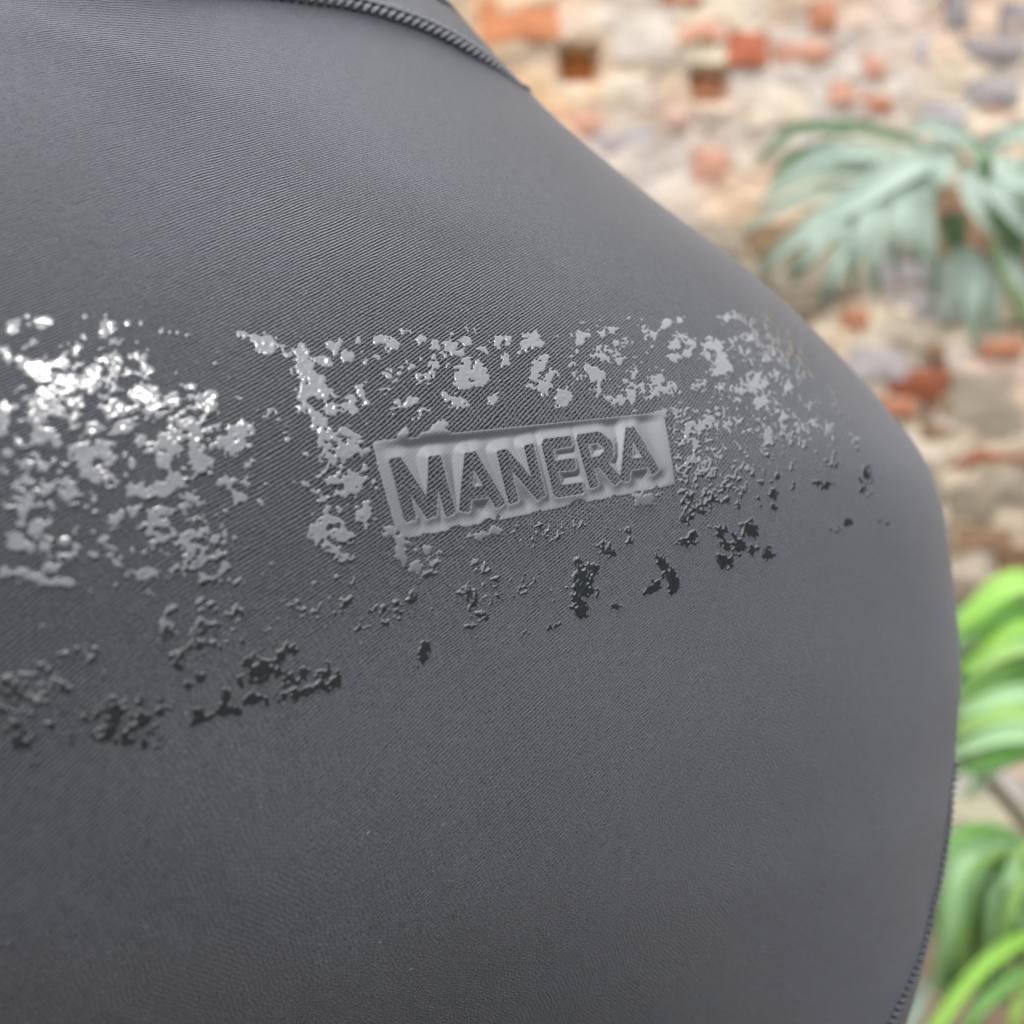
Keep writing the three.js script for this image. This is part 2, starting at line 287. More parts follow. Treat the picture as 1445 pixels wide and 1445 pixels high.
const suit = thing('wetsuit', 'dark grey ribbed neoprene wetsuit torso with a pressed logo and worn flaking rubber print', 'wetsuit', toWorld(0, 0, 0.2));
const ORIGIN = suit.position.clone();
const own = (p) => [p[0] - ORIGIN.x, p[1] - ORIGIN.y, p[2] - ORIGIN.z];

// seams, traced on the cloth
const trace = (pts) => pts.map(([x, y]) => onCloth(x, y));
const NECK = trace([[250, -18], [330, -12], [430, -1], [500, 10], [560, 26], [620, 49], [680, 83], [716, 107], [738, 124]]);
const SIDE = trace([[1347, 1080], [1341, 1130], [1335, 1180], [1326, 1235], [1311, 1299], [1293, 1363], [1273, 1406], [1252, 1450]]);
{ const [a, b] = NECK; for (const k of [0.012, 0.025, 0.04]) NECK.unshift([a[0] - k, a[1] + (a[1] - b[1]) / (b[0] - a[0]) * k * 0.6 + k * k * 2]); }
const SHOULDER_END = NECK[NECK.length - 1][0];
const slim = (u) => 0.85 * lerp(0.4, 1, ss(SHOULDER_END + 0.001, SHOULDER_END - 0.022, u));
{ const [a, b] = NECK.slice(-2), l = Math.hypot(b[0] - a[0], b[1] - a[1]); for (const k of [0.003, 0.007, 0.012]) NECK.push([b[0] + k, b[1] + k * 0.7]); }
const neckV = (u) => { let i = 0; while (i < NECK.length - 2 && NECK[i + 1][0] < u) i++; const t = (u - NECK[i][0]) / (NECK[i + 1][0] - NECK[i][0]); return lerp(NECK[i][1], NECK[i + 1][1], t); };
const sideU = (v) => { const n = SIDE.length; if (v > SIDE[0][1]) { const s = sectionAt(v).uRim, d0 = SIDE[0][0] - sectionAt(SIDE[0][1]).uRim; return s + d0 + (v - SIDE[0][1]) * 0.35; } let i = 0; while (i < n - 2 && SIDE[i + 1][1] > v) i++; const t = (v - SIDE[i][1]) / (SIDE[i + 1][1] - SIDE[i][1]); return lerp(SIDE[i][0], SIDE[i + 1][0], Math.min(t, 3)); };

{
  const vs = []; const vLo = vOf(-0.20), vHi = vOf(RIMT.y0 - 0.003);
  for (let v = vLo; v < vHi; v += v > LBOX[2] && v < LBOX[3] ? 0.00016 : 0.0011) vs.push(v);
  const us = []; for (let u = LBOX[0]; u < LBOX[1]; u += 0.00016) us.push(u);
  const NL = 60, NR = 110, NB = 50, cols = NL + us.length + NR + NB + 1;
  const pos = new Float32Array(vs.length * cols * 3), uv = new Float32Array(vs.length * cols * 2), uu = new Float32Array(vs.length * cols), rgb = new Float32Array(vs.length * cols * 3).fill(1);
  const stain = onCloth(1301, 922);
  vs.forEach((v, j) => {
    const s = sectionAt(v), eN = sectionAt(v + 2e-4), eS = sectionAt(v - 2e-4);
    for (let i = 0; i < cols; i++) {
      let u;
      if (i < NL) u = lerp(s.u0, LBOX[0], i / NL); else if (i < NL + us.length) u = us[i - NL];
      else { const k = i - NL - us.length, e = s.uRim + 0.012, b = us[us.length - 1]; u = k <= NR ? lerp(b, Math.max(e, b + 0.01), (k + 1) / (NR + 1)) : lerp(Math.max(e, b + 0.01), s.u1, (k - NR) / NB); }
      const P = pointOn(s, u), h = pressed(u, v), k = j * cols + i;
      let w = P;
      if (h) { const n = clothNormal(u, v); w = [P[0] + n[0] * h, P[1] + n[1] * h, P[2] + n[2] * h]; }
      const q = own(toWorld(...w)); pos.set(q, k * 3); uv.set(clothUV(u, v), k * 2); uu[k] = u;
      const d = Math.hypot((u - stain[0]) / 0.0035, (v - stain[1]) / 0.003); if (d < 1) { const a = (1 - d) * 0.5; rgb.set([1 + a * 0.3, 1 - a * 0.1, 1 - a * 0.5], k * 3); }
    }
  });
  const front = [], shoulder = [], side = [];
  for (let j = 1; j < vs.length; j++) for (let i = 1; i < cols; i++) {
    const k = j * cols + i, u = uu[k], v = vs[j], tri = [k - cols - 1, k, k - cols, k - cols - 1, k - 1, k];
    if (v > neckV(Math.min(u, NECK[NECK.length - 1][0])) && u < sectionAt(v).uRim + 0.03 && v > NECK[NECK.length - 1][1] - 0.002) shoulder.push(...tri);
    else if (u > sideU(v)) side.push(...tri); else front.push(...tri);
  }
  const full = new THREE.BufferGeometry(); full.setAttribute('position', new THREE.BufferAttribute(pos, 3));
  // one set of smooth normals for all three panels
  const all = new Uint32Array(front.length + shoulder.length + side.length); all.set(front, 0); all.set(shoulder, front.length); all.set(side, front.length + shoulder.length);
  full.setIndex(new THREE.BufferAttribute(all, 1)); full.computeVertexNormals(); const nor = full.attributes.normal.array;
  const pick = (tris) => { const map = new Map(), p = [], n = [], t = [], c = [], ix = new Uint32Array(tris.length); tris.forEach((k, q) => { let m = map.get(k); if (m === undefined) { m = map.size; map.set(k, m); for (let d = 0; d < 3; d++) { p.push(pos[k * 3 + d]); n.push(nor[k * 3 + d]); c.push(rgb[k * 3 + d]); } t.push(uv[k * 2], uv[k * 2 + 1]); } ix[q] = m; }); return geo(p, ix, { uv: t, normal: n, color: c }); };
  const fm = neoprene.clone(); fm.vertexColors = true;
  part('front_panel', pick(front), fm, suit);
  part('shoulder_panel', pick(shoulder), neoprene, suit).userData.label = 'plain grey shoulder panel beyond the neck seam';
  part('side_panel', pick(side), neoprene, suit);
  console.log('cloth', front.length / 3, shoulder.length / 3, side.length / 3);
}

// ---------------------------------------------------------------- print: what is left of it, traced patch by patch
// [x, y, half width, half height, turn in degrees, solidity]
const LEFT_TOP = [[19, 459, 12, 10], [62, 454, 12, 9], [95, 470, 4, 4], [46, 484, 5, 5], [152, 463, 14, 12, 0, 0.9], [227, 467, 5, 5], [180, 456, 3, 3], [199, 456, 3, 3], [10, 502, 7, 15, -30], [27, 509, 12, 7, 20], [55, 524, 25, 18], [88, 514, 13, 10], [110, 498, 9, 14, 0, 0.8], [130, 534, 17, 27], [97, 542, 14, 14], [156, 506, 12, 8], [194, 502, 13, 10, 20, 0.8], [206, 525, 14, 11, 20, 0.8], [38, 447, 4, 4], [40, 458, 3, 3], [117, 475, 3, 3], [120, 447, 3, 3], [240, 469, 2, 2], [250, 470, 2, 2]];
const LEFT_MID = [[64, 571, 26, 14, -10], [82, 582, 14, 12], [108, 572, 16, 14, 20], [53, 593, 13, 12], [4, 583, 10, 15], [21, 575, 5, 5], [65, 616, 14, 14], [80, 627, 10, 6, 20], [165, 578, 18, 13, -15, 0.9], [200, 556, 24, 13, 15], [214, 577, 18, 19], [242, 563, 12, 14, 20, 0.75], [271, 545, 10, 6, 10, 0.8], [293, 574, 19, 14], [299, 560, 10, 8], [267, 598, 18, 12], [178, 600, 19, 11, -20, 0.8], [131, 605, 13, 13], [201, 619, 12, 12, 0, 0.7], [241, 620, 18, 16], [233, 651, 16, 14], [249, 678, 14, 13], [340, 608, 15, 12], [331, 629, 20, 14], [354, 653, 8, 9, 0, 0.6], [283, 655, 21, 15], [273, 628, 11, 9, 0, 0.7], [116, 637, 17, 17], [149, 645, 13, 15], [122, 661, 14, 10], [148, 675, 19, 11, 10], [188, 656, 7, 8], [194, 695, 17, 10, 20], [228, 692, 15, 12], [318, 678, 15, 8, -10, 0.8], [300, 667, 10, 6, 0, 0.6], [310, 597, 7, 4, 0, 0.5], [290, 604, 6, 5, 0, 0.5]];
const LEFT_LOW = [[36, 657, 12, 10], [61, 659, 14, 13, 0, 0.7], [12, 640, 6, 6], [26, 625, 6, 6], [3, 614, 8, 9], [39, 701, 24, 17, 20, 0.85], [72, 712, 7, 10], [30, 739, 14, 10, 0, 0.8], [53, 745, 14, 15], [26, 764, 18, 12, 20], [42, 776, 9, 9], [67, 769, 11, 16], [91, 764, 10, 8], [108, 772, 7, 7], [97, 784, 16, 6], [133, 784, 10, 9, 0, 0.7], [50, 814, 24, 8, 15], [75, 803, 14, 6, 20, 0.8], [85, 824, 30, 7, 10], [6, 810, 9, 9], [159, 734, 7, 6, 0, 0.8], [266, 713, 18, 13, 0, 0.7], [228, 738, 18, 7, 20, 0.7], [226, 762, 20, 7, -10, 0.7], [212, 752, 6, 12, 0, 0.6], [246, 752, 6, 12, 0, 0.6], [228, 719, 14, 9, 0, 0.8], [271, 778, 13, 13, 0, 0.75], [310, 784, 14, 6, -10, 0.8], [302, 763, 7, 6], [343, 705, 11, 8, 0, 0.6], [368, 711, 6, 6, 0, 0.7], [210, 809, 18, 9, -10, 0.75], [293, 818, 15, 11, 0, 0.7], [317, 799, 6, 7], [333, 820, 14, 10, 0, 0.5], [132, 705, 4, 5, 0, 0.7], [134, 722, 4, 4, 0, 0.7], [10, 665, 6, 6, 0, 0.7], [62, 684, 10, 5, 0, 0.6]];
const SPECKLE = [[120, 540, 120, 60, 0, 0.33], [260, 620, 100, 80, 20, 0.33], [60, 690, 70, 70, 0, 0.33], [160, 770, 110, 50, 0, 0.30], [270, 780, 70, 60, 0, 0.30], [300, 880, 60, 50, 0, 0.30], [60, 980, 70, 60, 0, 0.30], [200, 1010, 70, 30, 0, 0.30], [470, 640, 60, 50, 0, 0.33]];
const LEFT_END = [[239, 861, 11, 6, -20], [233, 884, 7, 18, 10, 0.85], [243, 890, 5, 8, 0, 0.7], [284, 884, 12, 13, 20, 0.75], [304, 866, 15, 9, 0, 0.6], [277, 909, 11, 7], [249, 932, 8, 13, -10, 0.8], [256, 940, 6, 8, 0, 0.7], [283, 955, 6, 6], [265, 967, 5, 5], [366, 947, 16, 16], [350, 936, 8, 6, -20], [408, 915, 14, 9, -15, 0.8], [398, 922, 7, 8], [429, 952, 12, 11, 0, 0.7], [457, 948, 12, 9, 0, 0.7], [474, 963, 8, 13], [424, 978, 24, 8, -15, 0.8], [455, 970, 12, 8, 0, 0.8], [316, 990, 8, 22, 10], [322, 1003, 14, 8], [353, 985, 13, 8, -20], [285, 1014, 20, 6, -15], [275, 1005, 9, 9, 0, 0.8], [161, 1012, 12, 26], [152, 1036, 22, 10], [177, 1040, 8, 10], [200, 1015, 11, 9], [226, 1007, 8, 6], [31, 967, 20, 17, 30, 0.75], [10, 967, 11, 12], [42, 984, 18, 9, 20, 0.8], [21, 1029, 14, 13, 0, 0.7], [31, 1050, 12, 7], [45, 1008, 6, 6], [73, 1019, 9, 9, 0, 0.6], [180, 1043, 8, 7], [212, 1034, 8, 5, 0, 0.7], [175, 990, 9, 8, 0, 0.6], [196, 992, 7, 6, 0, 0.6], [130, 1020, 8, 7, 20, 0.6], [60, 965, 8, 7, 0, 0.5], [210, 835, 6, 10, 30, 0.5]];
const MIDDLE = [[344, 473, 11, 4, 15], [360, 478, 12, 5, 15], [375, 487, 15, 12], [403, 489, 9, 9, 0, 0.6], [426, 498, 8, 12], [428, 517, 13, 14], [440, 533, 14, 9, 20], [457, 511, 15, 8, 25, 0.85], [442, 550, 17, 12], [455, 557, 12, 10], [427, 562, 10, 17], [441, 582, 8, 16, -40], [456, 596, 8, 11, -30], [467, 578, 10, 9], [469, 489, 11, 9, 40], [487, 504, 10, 9, 0, 0.55], [511, 556, 7, 15, -30], [497, 570, 8, 15, -20], [480, 558, 12, 3, -20, 0.7], [469, 614, 11, 11, 0, 0.85], [491, 611, 17, 5, 25, 0.85], [484, 637, 20, 14, 10, 0.7], [508, 632, 13, 18, 0, 0.6], [470, 650, 5, 18, -35, 0.8], [456, 628, 10, 5, 35, 0.7], [500, 678, 17, 15, 0, 0.85], [515, 663, 10, 14, 0, 0.6], [468, 681, 11, 8], [494, 695, 20, 10, -10], [525, 683, 8, 9, 0, 0.7], [468, 735, 20, 18, 0, 0.85], [451, 751, 14, 15, 30], [464, 772, 20, 7, 20], [482, 752, 14, 14, 0, 0.8], [486, 788, 12, 7, -10], [514, 727, 13, 16], [446, 695, 7, 5, 0, 0.6], [459, 705, 10, 4, -20, 0.6], [494, 612, 6, 5], [405, 500, 6, 4, 0, 0.6], [400, 515, 4, 6, 0, 0.55]];
const UPPER = [[533, 478, 6, 5], [555, 485, 10, 7, 25], [593, 480, 8, 6], [613, 488, 7, 7, 0, 0.75], [637, 491, 9, 12, -20, 0.85], [645, 499, 12, 5], [656, 481, 8, 6, 0, 0.7], [505, 482, 4, 4], [548, 531, 8, 4, 30, 0.75], [582, 568, 9, 9], [597, 576, 10, 10, 0, 0.5], [561, 567, 5, 3], [655, 532, 13, 16], [677, 530, 11, 18, 0, 0.85], [666, 543, 14, 6], [630, 557, 8, 10, 0, 0.75], [648, 568, 10, 7, 0, 0.75], [695, 564, 7, 7], [705, 481, 11, 9, 0, 0.85], [714, 511, 7, 11], [627, 506, 8, 4, 0, 0.55], [747, 481, 13, 12], [717, 481, 5, 8, 20, 0.9], [759, 517, 11, 14, 0, 0.7], [768, 508, 8, 9, 0, 0.7], [755, 532, 7, 12, 0, 0.7], [769, 545, 8, 13], [779, 530, 7, 11, 30, 0.7], [794, 562, 10, 12, 10], [660, 505, 5, 3, 0, 0.5], [617, 512, 4, 3, 0, 0.6], [551, 548, 4, 4, 0, 0.5], [544, 520, 4, 4, 0, 0.5]];
const UPPER_RIGHT = [[822, 471, 12, 9, 0, 0.75], [820, 483, 7, 5], [851, 470, 5, 5], [863, 466, 8, 5, 0, 0.7], [869, 485, 5, 5], [845, 492, 9, 8, 0, 0.7], [851, 503, 5, 5], [811, 528, 7, 7, 0, 0.5], [827, 518, 7, 6], [844, 531, 10, 11], [874, 510, 5, 5], [919, 473, 10, 13, 0, 0.7], [952, 486, 10, 10, 0, 0.8], [952, 505, 8, 6], [966, 475, 8, 8, 0, 0.8], [975, 486, 6, 7], [960, 452, 6, 5], [941, 456, 5, 5], [1006, 488, 14, 10], [1018, 514, 13, 21, -20], [999, 500, 10, 10, 0, 0.8], [1013, 526, 13, 9, 0, 0.85], [1021, 545, 14, 8, 0, 0.7], [985, 545, 12, 8, 0, 0.7], [970, 500, 6, 6], [894, 531, 9, 13, 0, 0.5], [905, 528, 9, 8, 0, 0.6], [927, 537, 12, 11, 0, 0.65], [930, 554, 16, 13, 0, 0.65], [911, 553, 14, 10, 0, 0.6], [952, 543, 9, 11, 0, 0.6], [891, 559, 7, 10], [874, 564, 10, 9, 0, 0.9], [946, 578, 9, 10, 0, 0.7], [1029, 448, 13, 7, 0, 0.7], [1049, 450, 6, 6], [1063, 453, 8, 5], [1085, 449, 9, 11, 0, 0.75], [1063, 475, 14, 10, 0, 0.75], [1089, 474, 5, 5]];
const FAR_RIGHT = [[1068, 539, 17, 16, 0, 0.95], [1074, 567, 12, 13, 0, 0.9], [1043, 551, 10, 9, 0, 0.7], [1046, 564, 9, 5, 0, 0.8], [1088, 498, 10, 17, 0, 0.75], [1094, 530, 8, 9, 0, 0.7], [1099, 481, 12, 12, 0, 0.7], [1110, 506, 9, 14, 0, 0.75], [1124, 496, 11, 14, -20, 0.8], [1133, 529, 12, 12, -30, 0.9], [1113, 545, 8, 15, 0, 0.8], [1105, 557, 9, 9, 0, 0.7], [1108, 592, 11, 9, 0, 0.65], [1130, 604, 12, 8, 0, 0.75], [1149, 597, 7, 10, -20, 0.8], [1169, 607, 9, 14, -20, 0.9], [1190, 587, 13, 11, 20, 0.6], [1207, 619, 7, 13, -10, 0.7], [1135, 626, 10, 8, 0, 0.8], [1113, 622, 7, 9, 0, 0.7], [1152, 640, 8, 8, 0, 0.7], [1174, 652, 10, 13, 0, 0.75], [1108, 645, 7, 6, 0, 0.7], [1083, 639, 10, 7, 0, 0.7], [1086, 611, 12, 10, 0, 0.7], [1072, 592, 8, 6, 0, 0.6], [1221, 664, 9, 15, -15, 0.9], [1219, 694, 7, 7, 0, 0.7], [1246, 736, 8, 9, 0, 0.6], [1155, 680, 6, 6], [1169, 684, 8, 7, 0, 0.7], [1177, 744, 9, 6, 0, 0.7], [1196, 737, 6, 5], [1097, 672, 5, 5], [1116, 660, 12, 10, 0, 0.5], [1119, 691, 8, 8, 0, 0.7], [1093, 716, 5, 5], [1090, 697, 6, 9], [1184, 565, 14, 9, 30, 0.4]];
const LOWER = [[970, 727, 11, 10, 0, 0.9], [966, 763, 13, 7, 0, 0.8], [978, 752, 7, 7, 0, 0.7], [1018, 749, 11, 9, 0, 0.8], [1057, 748, 13, 12, 0, 0.85], [1042, 769, 9, 17, -20, 0.9], [1022, 791, 13, 11], [1082, 783, 11, 10, 0, 0.85], [1062, 776, 10, 8, 0, 0.7], [1024, 770, 7, 9, 0, 0.7], [855, 773, 11, 9, 10], [883, 749, 8, 6, 0, 0.8], [888, 763, 5, 5, 0, 0.7], [823, 822, 17, 25, -5], [818, 850, 11, 18, -20], [819, 866, 12, 6, -10, 0.8], [838, 803, 7, 12, -20, 0.9], [815, 792, 6, 7], [934, 795, 7, 13, -15], [944, 812, 8, 14, -25], [950, 828, 7, 10], [921, 830, 13, 10, -30, 0.9], [666, 843, 8, 17, -15], [682, 802, 12, 9, 20, 0.75], [672, 793, 7, 6, 0, 0.7], [684, 868, 14, 5, 20], [660, 884, 12, 5, -20, 0.75], [690, 855, 9, 8, 0, 0.6], [697, 815, 6, 8, 0, 0.6], [598, 919, 7, 16, 10], [582, 842, 11, 9, 10, 0.9], [609, 786, 14, 17, 0, 0.75], [602, 810, 12, 8, 0, 0.9], [514, 886, 18, 4, -15, 0.55], [544, 877, 7, 5, 0, 0.6], [545, 850, 22, 22, 0, 0.32], [763, 890, 20, 4, -10, 0.5], [785, 880, 10, 4, -20, 0.5], [871, 857, 11, 6, 0, 0.65], [472, 842, 26, 18, 0, 0.34], [440, 862, 16, 10, 0, 0.36], [691, 803, 14, 12, 0, 0.45], [993, 600, 62, 42, 0, 0.43], [985, 660, 46, 42, 0, 0.45], [1030, 680, 42, 42, 0, 0.44], [990, 705, 30, 26, 0, 0.45], [905, 545, 44, 26, 0, 0.38], [760, 752, 70, 14, -8, 0.35], [850, 500, 60, 36, 0, 0.3], [620, 520, 90, 44, 0, 0.28], [1110, 610, 60, 50, 0, 0.36], [1090, 500, 50, 50, 0, 0.36], [500, 850, 70, 30, 0, 0.31], [690, 850, 60, 30, 0, 0.27], [400, 960, 90, 22, -10, 0.3], [920, 700, 18, 9, 0, 0.8]];
const LOGO_EDGE = [[567, 778, 9, 20, -10], [586, 800, 12, 10, 0, 0.8], [600, 776, 12, 10, 0, 0.6], [552, 751, 9, 9, 0, 0.9], [569, 612, 7, 11, 20, 0.9], [620, 606, 12, 10, -30, 0.85], [603, 616, 10, 6, -30], [680, 756, 14, 7, -10, 0.9], [700, 750, 8, 6], [908, 706, 16, 9, -10], [930, 582, 14, 9, 0, 0.8], [540, 655, 8, 6]];

const film = { grey: 0 };
{
  // the field on a fine lattice of the cloth
  const C = 0.00013, a = onCloth(0, 700), b = onCloth(1262, 700), c = onCloth(700, 432), d = onCloth(20, 1070), e = onCloth(0, 432);
  const U0 = Math.min(a[0], e[0], d[0]) - 0.001, U1 = b[0] + 0.001, V0 = Math.min(d[1], onCloth(160, 1060)[1]) - 0.001, V1 = Math.max(c[1], e[1], onCloth(1085, 432)[1]) + 0.0015;
  const W = Math.ceil((U1 - U0) / C), H = Math.ceil((V1 - V0) / C), flat = new Float32Array(W * H).fill(-1), logo = new Float32Array(W * H).fill(-1), PX = new Float32Array(W * H), PY = new Float32Array(W * H);
  for (let j = 0; j < H; j++) { const s = sectionAt(V0 + j * C); for (let i = 0; i < W; i++) { const u = U0 + i * C, k = j * W + i; if (u > s.uRim) { PX[k] = -1e4; continue; } const p = pixelOf(pointOn(s, u)); PX[k] = p[0]; PY[k] = p[1]; } }
  const paint = (into, blobs) => {
    for (const [x, y, rx, ry, deg = 0, w = 1] of blobs) {
      const cc = Math.cos(deg * Math.PI / 180), sn = Math.sin(deg * Math.PI / 180), R = Math.max(rx, ry) * 1.7 + 3;
      const [u, v] = onCloth(clamp(x, 2, 1300), y), e1 = onCloth(clamp(x, 2, 1300) + 8, y), e2 = onCloth(clamp(x, 2, 1300), y + 8);
      const ru = (Math.abs(e1[0] - u) + Math.abs(e2[0] - u)) / 8 * R * 1.4 + 0.001, rv = (Math.abs(e1[1] - v) + Math.abs(e2[1] - v)) / 8 * R * 1.4 + 0.001;
      for (let j = Math.max(0, Math.floor((v - rv - V0) / C)); j < Math.min(H, (v + rv - V0) / C); j++) for (let i = Math.max(0, Math.floor((u - ru - U0) / C)); i < Math.min(W, (u + ru - U0) / C); i++) {
        const k = j * W + i, dx = PX[k] - x, dy = PY[k] - y, r = Math.hypot((dx * cc + dy * sn) / (rx + 1), (-dx * sn + dy * cc) / (ry + 1));
        if (r < 1.7) { const f = w * (1.32 - r * 0.9); if (f > into[k]) into[k] = f; }
      }
    }
  };
  const thin = (list, k) => list.map(([x, y, rx, ry, t = 0, w = 1]) => [x, y, rx, ry, t, w * k]);   // further gone
  for (const list of [SPECKLE, LEFT_TOP, LEFT_MID, LEFT_LOW, LEFT_END, MIDDLE, UPPER, thin(UPPER_RIGHT, 0.86), thin(FAR_RIGHT, 0.84), LOWER]) paint(flat, list);
  paint(logo, LOGO_EDGE);
  for (let j = 0; j < H; j++) for (let i = 0; i < W; i++) {
    const k = j * W + i, u = U0 + i * C, v = V0 + j * C, mm1 = u * 1000, mm2 = v * 1000;
    const inBox = u > LBOX[0] && u < LBOX[1] && v > LBOX[2] && v < LBOX[3];
    if (flat[k] < -0.4 && logo[k] < -0.4 && !inBox) { flat[k] = logo[k] = -1; continue; }
    // torn along the ribs: a little longer with them than across
    const [p, q] = [mm1 * 0.955 + mm2 * 0.295, -mm1 * 0.295 + mm2 * 0.955];
    const n = 0.32 * vnoise(p / 2.2, q / 1.7, 1) + 0.5 * vnoise(p / 0.95, q / 0.8, 2) + 0.58 * vnoise(p / 0.45, q / 0.4, 3);
    flat[k] = flat[k] + n * 0.66 - 0.45;
    let l = logo[k] > -0.9 ? logo[k] + n * 0.6 - 0.45 : -1;
    if (inBox) {
      const rough = 0.05 * vnoise(p / 0.7, q / 0.7, 5) + 0.08 * vnoise(p / 2.6, q / 2.6, 6), peel = Math.max(0, vnoise(p / 2.1, q / 1.6, 8) * 0.7 + vnoise(p / 0.7, q / 0.6, 9) * 0.5) * ss(0.0024, 0, edgeOf(2, u, v));
      const da = -labelDistance(u, v) / 0.001 + rough * 2.2 * ss(0.012, 0, u - LABEL[0][0]) - peel, dl = letterDistance(u, v) / 0.001 + rough * 0.8;
      l = dl < 0 && da > 0.3 ? Math.max(dl, -1) : Math.max(Math.min(l, dl), Math.min(da, dl, 1));
      if (da > -0.4) flat[k] = -1;
    }
    logo[k] = l;
    if (l > -0.25) flat[k] = Math.min(flat[k], -0.3);
  }
  // how far inside each lattice point lies, in metres (two passes of a chamfer distance)
  const inside = (f) => {
    const D = new Float32Array(W * H); for (let k = 0; k < W * H; k++) D[k] = f[k] > 0 ? 1e3 : 0;
    const go = (k, i, o, w) => { const q = D[k + o] + w; if (q < D[k]) D[k] = q; };
    for (let j = 1; j < H - 1; j++) for (let i = 1; i < W - 1; i++) { const k = j * W + i; if (D[k]) { go(k, i, -1, 1); go(k, i, -W, 1); go(k, i, -W - 1, 1.414); go(k, i, -W + 1, 1.414); } }
    for (let j = H - 2; j > 0; j--) for (let i = W - 2; i > 0; i--) { const k = j * W + i; if (D[k]) { go(k, i, 1, 1); go(k, i, W, 1); go(k, i, W + 1, 1.414); go(k, i, W - 1, 1.414); } }
    for (let k = 0; k < W * H; k++) D[k] = Math.max(0, D[k] - 0.5) * C; return D;
  };
  // marching squares over the cells of one piece; the height follows the distance from the edge
  const build = (f, D, cells, height) => {
    const pos = [], base = [], uv = [], idx = [], ids = new Map();
    const vert = (key, x, y, h) => { let m = ids.get(key); if (m !== undefined) return m; m = ids.size; ids.set(key, m); const u = U0 + x * C, v = V0 + y * C; base.push(u, v, h); return m; };
    const corner = (i, j) => vert((j * W + i) * 3, i, j, height(D[j * W + i], U0 + i * C, V0 + j * C));
    const cut = (i, j, di, dj) => { const k = j * W + i, k2 = (j + dj) * W + i + di, t = clamp(f[k] / (f[k] - f[k2]), 0.04, 0.96); return vert(k * 3 + (di ? 1 : 2), i + di * t, j + dj * t, 0); };
    for (const k of cells) {
      const i = k % W, j = (k - i) / W; if (i >= W - 1 || j >= H - 1) continue;
      const A = f[k] > 0, B = f[k + 1] > 0, Cc = f[k + W + 1] > 0, Dd = f[k + W] > 0, loop = [];
      if (A) loop.push(corner(i, j)); if (A !== B) loop.push(cut(i, j, 1, 0));
      if (B) loop.push(corner(i + 1, j)); if (B !== Cc) loop.push(cut(i + 1, j, 0, 1));
      if (Cc) loop.push(corner(i + 1, j + 1)); if (Cc !== Dd) loop.push(cut(i, j + 1, 1, 0));
      if (Dd) loop.push(corner(i, j + 1)); if (Dd !== A) loop.push(cut(i, j, 0, 1));
      for (let q = 2; q < loop.length; q++) idx.push(loop[0], loop[q - 1], loop[q]);
    }
    for (let q = 0; q < base.length; q += 3) { const [u, v, h] = [base[q], base[q + 1], base[q + 2]], n = clothNormal(u, v), P = cloth(u, v), g = pressed(u, v); pos.push(...own(lift(P, n, g + h))); uv.push(...clothUV(u, v)); }
    return geo(pos, idx, { uv });
  };
  const rubber = new THREE.MeshPhysicalMaterial({ color: new THREE.Color().setRGB(0.012, 0.013, 0.014), roughness: 0.13, ior: 1.75 });
  const satin = new THREE.MeshPhysicalMaterial({ color: new THREE.Color().setRGB(0.03, 0.031, 0.034), roughness: 0.38, ior: 1.68, bumpMap: clothBump, bumpScale: 0.00001 });
  {
    const D = inside(logo), cells = []; for (let j = 0; j < H - 1; j++) for (let i = 0; i < W - 1; i++) { const k = j * W + i; if (logo[k] > 0 || logo[k + 1] > 0 || logo[k + W] > 0 || logo[k + W + 1] > 0) cells.push(k); }
    part('logo_patch', build(logo, D, cells, (d) => 0.00002 + 0.00004 * (1 - Math.exp(-d / 0.00015))), satin, suit).userData.label = 'satin rectangular patch with capital letters pressed out of it';
  }
  const D = inside(flat), seen = new Uint8Array(W * H), pieces = [];
  for (let k0 = 0; k0 < W * H; k0++) {
    if (flat[k0] <= 0 || seen[k0]) continue;
    const stack = [k0], own1 = []; seen[k0] = 1;
    while (stack.length) { const k = stack.pop(); own1.push(k); const i = k % W; for (const o of [-1, 1, -W, W]) { const q = k + o; if ((o === -1 && !i) || (o === 1 && i === W - 1) || q < 0 || q >= W * H) continue; if (flat[q] > 0 && !seen[q]) { seen[q] = 1; stack.push(q); } } }
    if (own1.length > 6) pieces.push(own1);
  }
  pieces.sort((p, q) => q.length - p.length);
  const height = (d, u, v) => {
    const x = u * 1000, y = v * 1000, edge = 1 - Math.exp(-d / 0.00015);
    const rim = Math.exp(-(((d - 0.00028) / 0.0002) ** 2)) * (0.5 + 0.5 * vnoise(x / 0.38, y / 0.38, 33));   // crinkled, lifting edge
    return 0.00001 + 0.000032 * edge + 0.000026 * rim + (0.00002 * vnoise(x / 1.6, y / 1.6, 31) + 0.000026 * vnoise(x / 0.55, y / 0.55, 32)) * edge;
  };
  const cellsOf = (p) => { const s = new Set(); for (const k of p) { s.add(k); s.add(k - 1); s.add(k - W); s.add(k - W - 1); } return [...s].filter((k) => k >= 0); };
  const specks = [];
  pieces.forEach((p, n) => { const g = build(flat, D, cellsOf(p), height); if (n < 290) part('print_flake', g, rubber, suit); else specks.push(g); });
  if (specks.length) { const m = part('print_specks', mergeGeometries(specks), rubber, suit); m.userData.kind = 'stuff'; m.userData.label = 'tiny specks left of the worn print'; }
  console.log('print', W, H, pieces.length);
}

